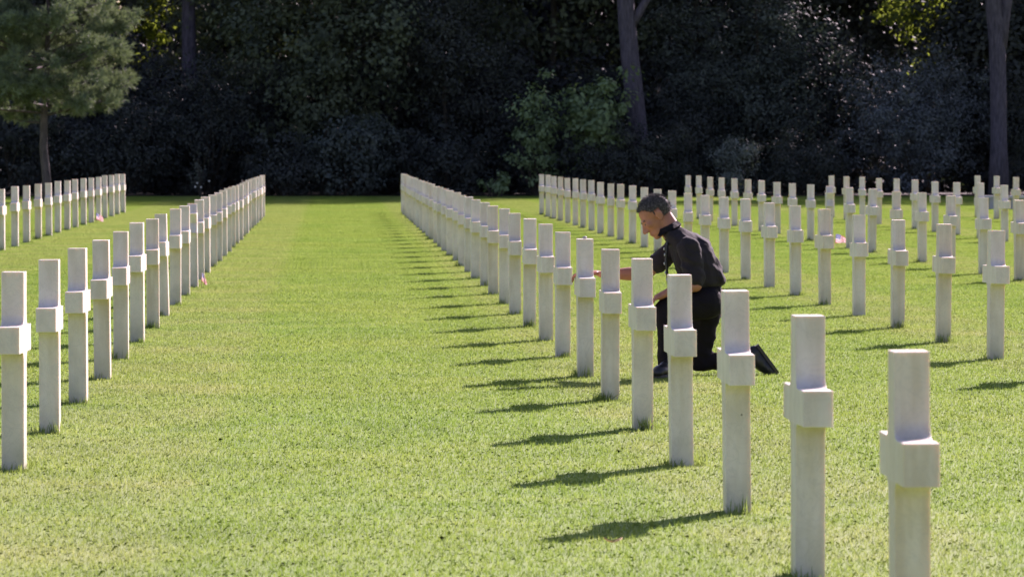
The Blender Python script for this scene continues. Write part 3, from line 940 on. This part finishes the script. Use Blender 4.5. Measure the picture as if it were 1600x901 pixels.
def man():
    YM = 30.08
    def P(px, py, Y=YM): return W(px, py, Y)
    YL, YR = YM - .11, YM + .12
    # head frame: forward down to the left, up leaning forward
    HC = P(1024.0, 336.5)
    fwd = Vector((-.80, -.04, -.60)).normalized(); lat = Vector((0, -1, 0)); upv = lat.cross(fwd).normalized()
    if upv.z < 0: upv = -upv
    lat = upv.cross(fwd).normalized()
    HS = 1.10
    HR = Matrix((fwd, lat, upv)).transposed()
    def Hp(f, s, u): return HC + (fwd * f + lat * s + upv * u) * HS
    # --- body
    bm = bmesh.new()
    def hell(c, r): ell(bm, Hp(*c), [v * HS for v in r], HR)
    hell((-.012, 0, .028), (.098, .076, .086))
    hell((.028, 0, -.015), (.066, .063, .088))
    hell((.036, 0, -.082), (.046, .050, .042))
    hell((.060, 0, -.110), (.026, .026, .019))
    hull(bm, Hp(.088, 0, -.004), .011, Hp(.113, 0, -.047), .0135)
    hell((.098, .012, -.052), (.014, .009, .009)); hell((.098, -.012, -.052), (.014, .009, .009))
    hell((.078, 0, .010), (.018, .050, .012))
    hell((.084, 0, -.076), (.013, .026, .007)); hell((.081, 0, -.088), (.013, .023, .008))
    for s in (1, -1):
        hell((.060, s * .038, -.022), (.026, .024, .026))
        hell((-.014, s * .078, -.008), (.020, .011, .034))
        hell((-.024, s * .085, .002), (.016, .009, .026))
        hell((-.010, s * .081, -.032), (.010, .008, .013))
    nb = P(1052, 364)
    hull(bm, Hp(-.030, 0, -.045), (.066, .060, .066), nb, (.070, .072, .07))
    shL, shR = P(1078, 388, YM - .165), P(1060, 384, YM + .185)
    hull(bm, nb, .055, P(1082, 400), (.08, .12, .08)); hull(bm, P(1082, 400), (.08, .12, .08), P(1098, 440), (.11, .13, .11))
    hull(bm, P(1098, 440), (.11, .13, .11), P(1105, 468), (.10, .14, .10))
    hull(bm, shL, .055, shR, .055)
    elL, wrL = P(1088, 446, YM - .20), P(1046, 456, YM - .19)
    hull(bm, shL, .052, elL, .043); hull(bm, elL, .044, wrL, .028)
    elR, wrR = P(1010, 427, YM + .24), P(940, 428.5, 30.24)
    hull(bm, shR, .052, elR, .046)
    hull(bm, elR, .047, P(985, 428, 30.28), .046); hull(bm, P(985, 428, 30.28), .046, wrR, .024)
    # right hand on the far arm of the cross: palm on the stone, fingers over its edge
    top = ARM1 + SPOT[('R0', 6)].location.z
    kx = 1.702
    hull(bm, wrR, (.026, .03, .020), (1.770, 30.245, top + .022), (.025, .036, .017))
    hull(bm, (1.770, 30.245, top + .022), (.025, .036, .017), (kx, 30.245, top + .022), (.020, .040, .014))
    for j, (dy, ln) in enumerate(((-.034, .9), (-.012, 1.0), (.011, .95), (.032, .78))):
        a_ = Vector((kx, 30.245 + dy, top + .022))
        b_ = Vector((kx - .050 * ln, 30.245 + dy * 1.1, top + .021))
        c_ = Vector((1.614, 30.245 + dy * 1.15, top - .002 - .004 * j)) if ln > .8 else Vector((1.620, 30.245 + dy * 1.15, top + .004))
        d_ = c_ + Vector((-.004, 0, -.030 * ln))
        hull(bm, a_, .0105, b_, .0100); hull(bm, b_, .0100, c_, .0090); hull(bm, c_, .0090, d_, .0078)
    t0 = Vector((1.765, 30.212, top + .020)); t1 = Vector((1.735, 30.192, top + .013)); t2 = Vector((1.700, 30.188, top + .010))
    hull(bm, t0, .014, t1, .0115); hull(bm, t1, .0115, t2, .0090)
    # left hand resting on the near thigh
    hdir = Vector((-.85, .05, -.45)).normalized()
    pl = wrL + hdir * .075
    hull(bm, wrL, .026, pl, (.035, .038, .020))
    for j, (dy, ln) in enumerate(((-.034, .9), (-.012, 1.0), (.011, .95), (.032, .78))):
        a_ = pl + Vector((0, dy, 0)); b_ = a_ + hdir * .042 * ln + Vector((0, dy * .1, 0)); c_ = b_ + Vector((-.018, 0, -.034)) * ln
        hull(bm, a_, .0105, b_, .0098); hull(bm, b_, .0098, c_, .0080)
    t0 = wrL + hdir * .03 + Vector((0, .03, 0)); t1 = t0 + hdir * .035 + Vector((0, .026, 0)); t2 = t1 + hdir * .03 + Vector((0, .004, -.006))
    hull(bm, t0, .014, t1, .011); hull(bm, t1, .011, t2, .009)
    # legs under the trousers
    hipL, hipR = P(1106, 474, YL), P(1106, 474, YR)
    knL, anL = P(1041, 483, YL - .03), P(1044, 568, YL - .07)
    knR, anR = P(1093, 566, YR + .03), P(1172, 564, YR + .04)
    for h_, k_, a_ in ((hipL, knL, anL), (hipR, knR, anR)):
        hull(bm, h_, .085, k_, .052); hull(bm, k_, .05, a_, .038)
    hull(bm, anL, .036, anL + Vector((-.02, -.03, -.05)), .03)
    hull(bm, anR, .036, anR + Vector((.05, 0, 0)), .03)
    body = link('person', fuse('person', bm, .0065, 2), M['skin'])
    # --- hair: close-cropped cap
    bm = bmesh.new()
    bmesh.ops.create_uvsphere(bm, u_segments=96, v_segments=64, radius=1)
    kill = []
    for v in bm.verts:
        c = Vector((-.013 + v.co.x * .1000, v.co.y * .0785, .028 + v.co.z * .0885))
        v.co = c
    for f_ in bm.faces:
        c = f_.calc_center_median()
        if c.x > .05: lim = .074
        elif c.x > .005: lim = .074 - (.05 - c.x) / .045 * .045
        elif c.x > .002: lim = .004
        elif c.x > -.038: lim = .034
        elif c.x > -.065: lim = -.030
        else: lim = -.055
        if c.z < lim: kill.append(f_)
    bmesh.ops.delete(bm, geom=kill, context='FACES')
    rr = random.Random(3)
    spk = []
    bm.normal_update()
    for f_ in list(bm.faces):
        ar = f_.calc_area()
        for _ in range(int(ar * 120000) + (1 if rr.random() < .6 else 0)):
            vs_ = [v.co for v in f_.verts]
            wts = [rr.random() for _ in vs_]; tw = sum(wts)
            q = Vector((0, 0, 0))
            for v_, w_ in zip(vs_, wts): q += v_ * (w_ / tw)
            q += Vector((rr.gauss(0, .004), rr.gauss(0, .004), rr.gauss(0, .004)))
            nn = Vector((q.x + .012, q.y, q.z - .028)).normalized()
            dr = (nn + Vector((.35, rr.gauss(0, .3), -.25 + rr.gauss(0, .3)))).normalized()
            sd_ = nn.cross(dr); sd_ = sd_.normalized() * .0009 if sd_.length > 1e-4 else Vector((.0009, 0, 0))
            ln_ = rr.uniform(.008, .017)
            spk.append([q - sd_, q + sd_, q + dr * ln_])
    for v in bm.verts:
        v.co *= 1 + rr.uniform(-.008, .008)
        v.co = Hp(*v.co)
    for tri in spk: bm.faces.new([bm.verts.new(Hp(*q)) for q in tri])
    capf = [f_ for f_ in bm.faces if len(f_.verts) == 4]
    bmesh.ops.solidify(bm, geom=capf, thickness=.002)
    link('hair', bm_mesh('hair', bm, smooth=True), M['hair'], body)
    for s in (1, -1):
        bm = bmesh.new(); ell(bm, Hp(.079, s * .031, -.010), (.010 * HS, .012 * HS, .007 * HS), HR)
        link('eye', bm_mesh('eye', bm, True), M['eye'], body)
        bm = bmesh.new(); hull(bm, Hp(.093, s * .014, .009), .005, Hp(.078, s * .046, .013), .004)
        link('eyebrow', bm_mesh('eyebrow', bm, True), M['hair'], body)
    # --- shirt
    bm = bmesh.new()
    A = (P(1071, 381), (.105, .185, .088)); B = (P(1086, 404), (.145, .195, .125)); C_ = (P(1095, 425), (.155, .185, .11)); Dd = (P(1096, 441), (.160, .180, .065))
    hull(bm, *A, *B); hull(bm, *B, *C_); hull(bm, *C_, *Dd)
    hull(bm, P(1048, 361), (.066, .078, .052), *A); hull(bm, P(1058, 364), (.05, .08, .04), P(1092, 388), (.09, .15, .085))
    hull(bm, shL, .078, shR, .076)
    hull(bm, P(1110, 405), (.045, .13, .05), P(1126, 436), (.04, .14, .05))
    sl = shL.lerp(elL, .82); hull(bm, shL, .080, sl, .072)
    sr = shR.lerp(elR, .62); hull(bm, shR, .078, sr, .070)
    shirt = crease(fuse('shirt', bm, .008, 3), .011, (9, 7, 13), 1)
    so = link('shirt', shirt, M['shirt'], body)
    # collar: a turned-up band round the neck, open at the throat
    bm = bmesh.new()
    nd = (HC - nb).normalized()
    cb = P(1044.5, 357.5); ax = (Vector((-.45, 0, .9))).normalized()
    u_ = Vector((0, 1, 0)); v_ = ax.cross(u_).normalized()
    ring = []
    for i in range(25):
        an = math.radians(-155 + 310 * i / 24)
        dirv = u_ * math.sin(an) * .078 + (-v_ if v_.x < 0 else v_) * math.cos(an) * .082
        ring.append((bm.verts.new(cb + dirv * 1.06 - ax * .020), bm.verts.new(cb + dirv * .96 + ax * .024), bm.verts.new(cb + dirv * 1.16 - ax * .012)))
    for i in range(24):
        bm.faces.new((ring[i][0], ring[i + 1][0], ring[i + 1][1], ring[i][1]))
        bm.faces.new((ring[i][1], ring[i + 1][1], ring[i + 1][2], ring[i][2]))
    bmesh.ops.solidify(bm, geom=list(bm.faces), thickness=.004)
    link('collar', bm_mesh('collar', bm, True), M['shirt'], body)
    # --- trousers
    bm = bmesh.new()
    hull(bm, P(1100, 452), (.130, .165, .05), P(1102, 474), (.112, .185, .10))
    hull(bm, hipL, .112, knL, .074); hull(bm, knL, .074, P(1046, 530, YL - .05), .080); hull(bm, P(1046, 530, YL - .05), .080, anL, .066)
    hull(bm, hipR, .112, P(1101, 520, YR + .02), .086); hull(bm, P(1101, 520, YR + .02), .086, knR, .064)
    hull(bm, knR, .064, anR, .054)
    link('trousers', crease(fuse('trousers', bm, .009, 3), .010, (8, 7, 11), 5), M['trousers'], body)
    # --- shoes
    def shoe(heel, toe, upn, w):
        heel, toe, upn = Vector(heel), Vector(toe), Vector(upn).normalized()
        d = (toe - heel); L = d.length; d.normalize(); s = upn.cross(d).normalized()
        R = Matrix((d, s, upn)).transposed()
        def q(a_, b_, c_): return heel + d * a_ * L + s * b_ + upn * c_
        b1 = bmesh.new()
        def e3(c, r): ell(b1, q(*c), r, R)
        e3((.15, 0, .058), (.058, .043, .058)); e3((.42, 0, .058), (.09, .046, .054)); e3((.74, 0, .044), (.090, .052, .042)); e3((.92, 0, .032), (.042, .042, .029)); e3((.24, 0, .10), (.055, .042, .05))
        so_ = link('shoe', fuse('shoe', b1, .008, 2), M['shoe'], body)
        b2 = bmesh.new()
        prof = [(-.02, .030), (.1, .039), (.3, .037), (.5, .039), (.7, .050), (.88, .046), (.98, .028), (1.02, .0)]
        lo = [(a_, w_) for a_, w_ in prof] + [(a_, -w_) for a_, w_ in prof[::-1][1:]]
        vb = [b2.verts.new(q(a_, w_ * 1.05, 0)) for a_, w_ in lo]; vt = [b2.verts.new(q(a_, w_, .020)) for a_, w_ in lo]
        b2.faces.new(vb[::-1]); b2.faces.new(vt)
        for i in range(len(lo)):
            j = (i + 1) % len(lo)
            b2.faces.new((vb[i], vb[j], vt[j], vt[i]))
        link('sole', bm_mesh('sole', b2), M['sole'], so_)
    hl = Vector((anL.x + .045, anL.y + .04, .006)); tl = Vector((anL.x - .085, anL.y - .20, .006))
    shoe(hl, tl, (0, 0, 1), .045)
    hr, tr = P(1187, 539, YR + .04), P(1219, 582.5, YR + .04)
    tr.z = max(tr.z, .012)
    shoe(hr, tr, (-.80, 0, -.60), .045)
    # --- strap hanging from the neck, with bright clips
    bm = bmesh.new()
    pp = [P(1046, 372, YM - .05), P(1043, 385, YM - .06), P(1041.5, 405, YM - .06), P(1043, 425, YM - .06), P(1045, 444, YM - .06)]
    for a_, b_ in zip(pp[:-1], pp[1:]): hull(bm, a_, (.009, .014, .009), b_, (.009, .014, .009))
    st = link('neck_strap', bm_mesh('neck_strap', bm, True), M['lanyard'], body)
    for px, py in ((1040, 389), (1041, 398), (1040.5, 412), (1042, 426), (1044, 437)):
        bm = bmesh.new(); ell(bm, P(px - 1.5, py, YM - .07), (.006, .008, .010))
        link('clip', bm_mesh('clip', bm, True), M['metal'], st)
    tag(body, 'kneeling person in dark short-sleeved shirt and black trousers, hand on a cross', 'person')
man()

# ------------------------------------------------------------------ small things on the lawn
def flag(rn, k, label, dx, dy, lean, h, w, fall):
    o = SPOT[(rn, k)]
    base = Vector((o.location.x + dx, o.location.y + dy, 0))
    root = empty('small_flag', base)
    tipv = Vector((lean[0], lean[1], h))
    bm = bmesh.new(); tube(bm, [(0, 0, -.05), tipv * 1.03], [.004, .0035], 6)
    link('stick', bm_mesh('stick', bm), M['stick'], root)
    nu, nv = 12, 8
    bm = bmesh.new(); uvl = bm.loops.layers.uv.new('UVMap')
    up = tipv.normalized(); hh = w * .62
    grid = [[None] * (nv + 1) for _ in range(nu + 1)]
    for i in range(nu + 1):
        for j in range(nv + 1):
            u, v = i / nu, j / nv
            p = tipv - up * hh * (1 - v)
            p = p + Vector((fall[0] * w * u, fall[1] * w * u + .018 * math.sin(u * 9 + v * 2), -fall[2] * w * u * u))
            p.z = max(p.z, .032)
            grid[i][j] = (bm.verts.new(p), u, v)
    for i in range(nu):
        for j in range(nv):
            cs = (grid[i][j], grid[i + 1][j], grid[i + 1][j + 1], grid[i][j + 1])
            f_ = bm.faces.new([c[0] for c in cs])
            for l_, c in zip(f_.loops, cs): l_[uvl].uv = (c[1], c[2])
    link('cloth', bm_mesh('cloth', bm, True), M['flag'], root)
    tag(root, label, 'flag', 'small flags at the feet of headstones')
flag('L1', 8, 'small striped flag beside a cross in the far row at the left', .10, -.12, (.0, 0), .20, .20, (.75, -.3, .5))
flag('L0', 10, 'small striped flag hanging at the foot of the star headstone on the left', .09, -.05, (.0, .0), .16, .14, (.45, -.2, .9))
flag('R2', 7, 'small striped flag at the foot of the star headstone on the right', .07, -.12, (.02, 0), .17, .22, (.85, -.2, .45))

def curled_leaf():
    c = W(958, 863, 17.0); c.z = .034
    bm = bmesh.new()
    pr = [(-.035, .004, .010), (-.02, .014, .0), (0, .019, -.003), (.02, .014, .004), (.036, .002, .014)]
    a_ = [bm.verts.new((x, w, z + .008)) for x, w, z in pr]; m_ = [bm.verts.new((x, 0, z)) for x, w, z in pr]; b_ = [bm.verts.new((x, -w, z + .006)) for x, w, z in pr]
    for i in range(4):
        bm.faces.new((m_[i], m_[i + 1], a_[i + 1], a_[i])); bm.faces.new((b_[i], b_[i + 1], m_[i + 1], m_[i]))
    bmesh.ops.solidify(bm, geom=list(bm.faces), thickness=.0012)
    o = link('fallen_leaf', bm_mesh('fallen_leaf', bm, True), M['dry_leaf']); o.location = c; o.rotation_euler = (0, .1, .2)
    tag(o, 'curled dry leaf lying on the grass near the bottom', 'leaf')
curled_leaf()
def pebble():
    o = SPOT[('R0', 6)]
    bm = bmesh.new(); bmesh.ops.create_icosphere(bm, subdivisions=2, radius=1)
    r = random.Random(2)
    for v in bm.verts: v.co = Vector((v.co.x * .016, v.co.y * .013, v.co.z * .010)) * r.uniform(.88, 1.1)
    p = link('pebble', bm_mesh('pebble', bm, True), M['stone'])
    p.location = o.location + Vector((-.004, 0, HT + .008))
    tag(p, 'small stone laid on top of the cross the man touches', 'stone')
pebble()

def bench():
    root = empty('stone_bench', (16.6, 112.0, 0))
    def slab(name, x0, x1, y0, y1, z0, z1):
        bm = bmesh.new()
        bmesh.ops.create_cube(bm, size=1, matrix=Matrix.Translation(((x0 + x1) / 2, (y0 + y1) / 2, (z0 + z1) / 2)) @ Matrix.Diagonal((x1 - x0, y1 - y0, z1 - z0, 1)))
        bmesh.ops.bevel(bm, geom=list(bm.edges), offset=.012, segments=2, affect='EDGES')
        link(name, bm_mesh(name, bm), M['bench'], root)
    slab('seat', -.62, .62, -.2, .2, .27, .345)
    slab('leg', -.32, -.20, -.17, .17, -.05, .268)
    slab('leg', .22, .34, -.17, .17, -.05, .268)
    tag(root, 'low grey stone bench between the crosses at the far right', 'bench')
bench()
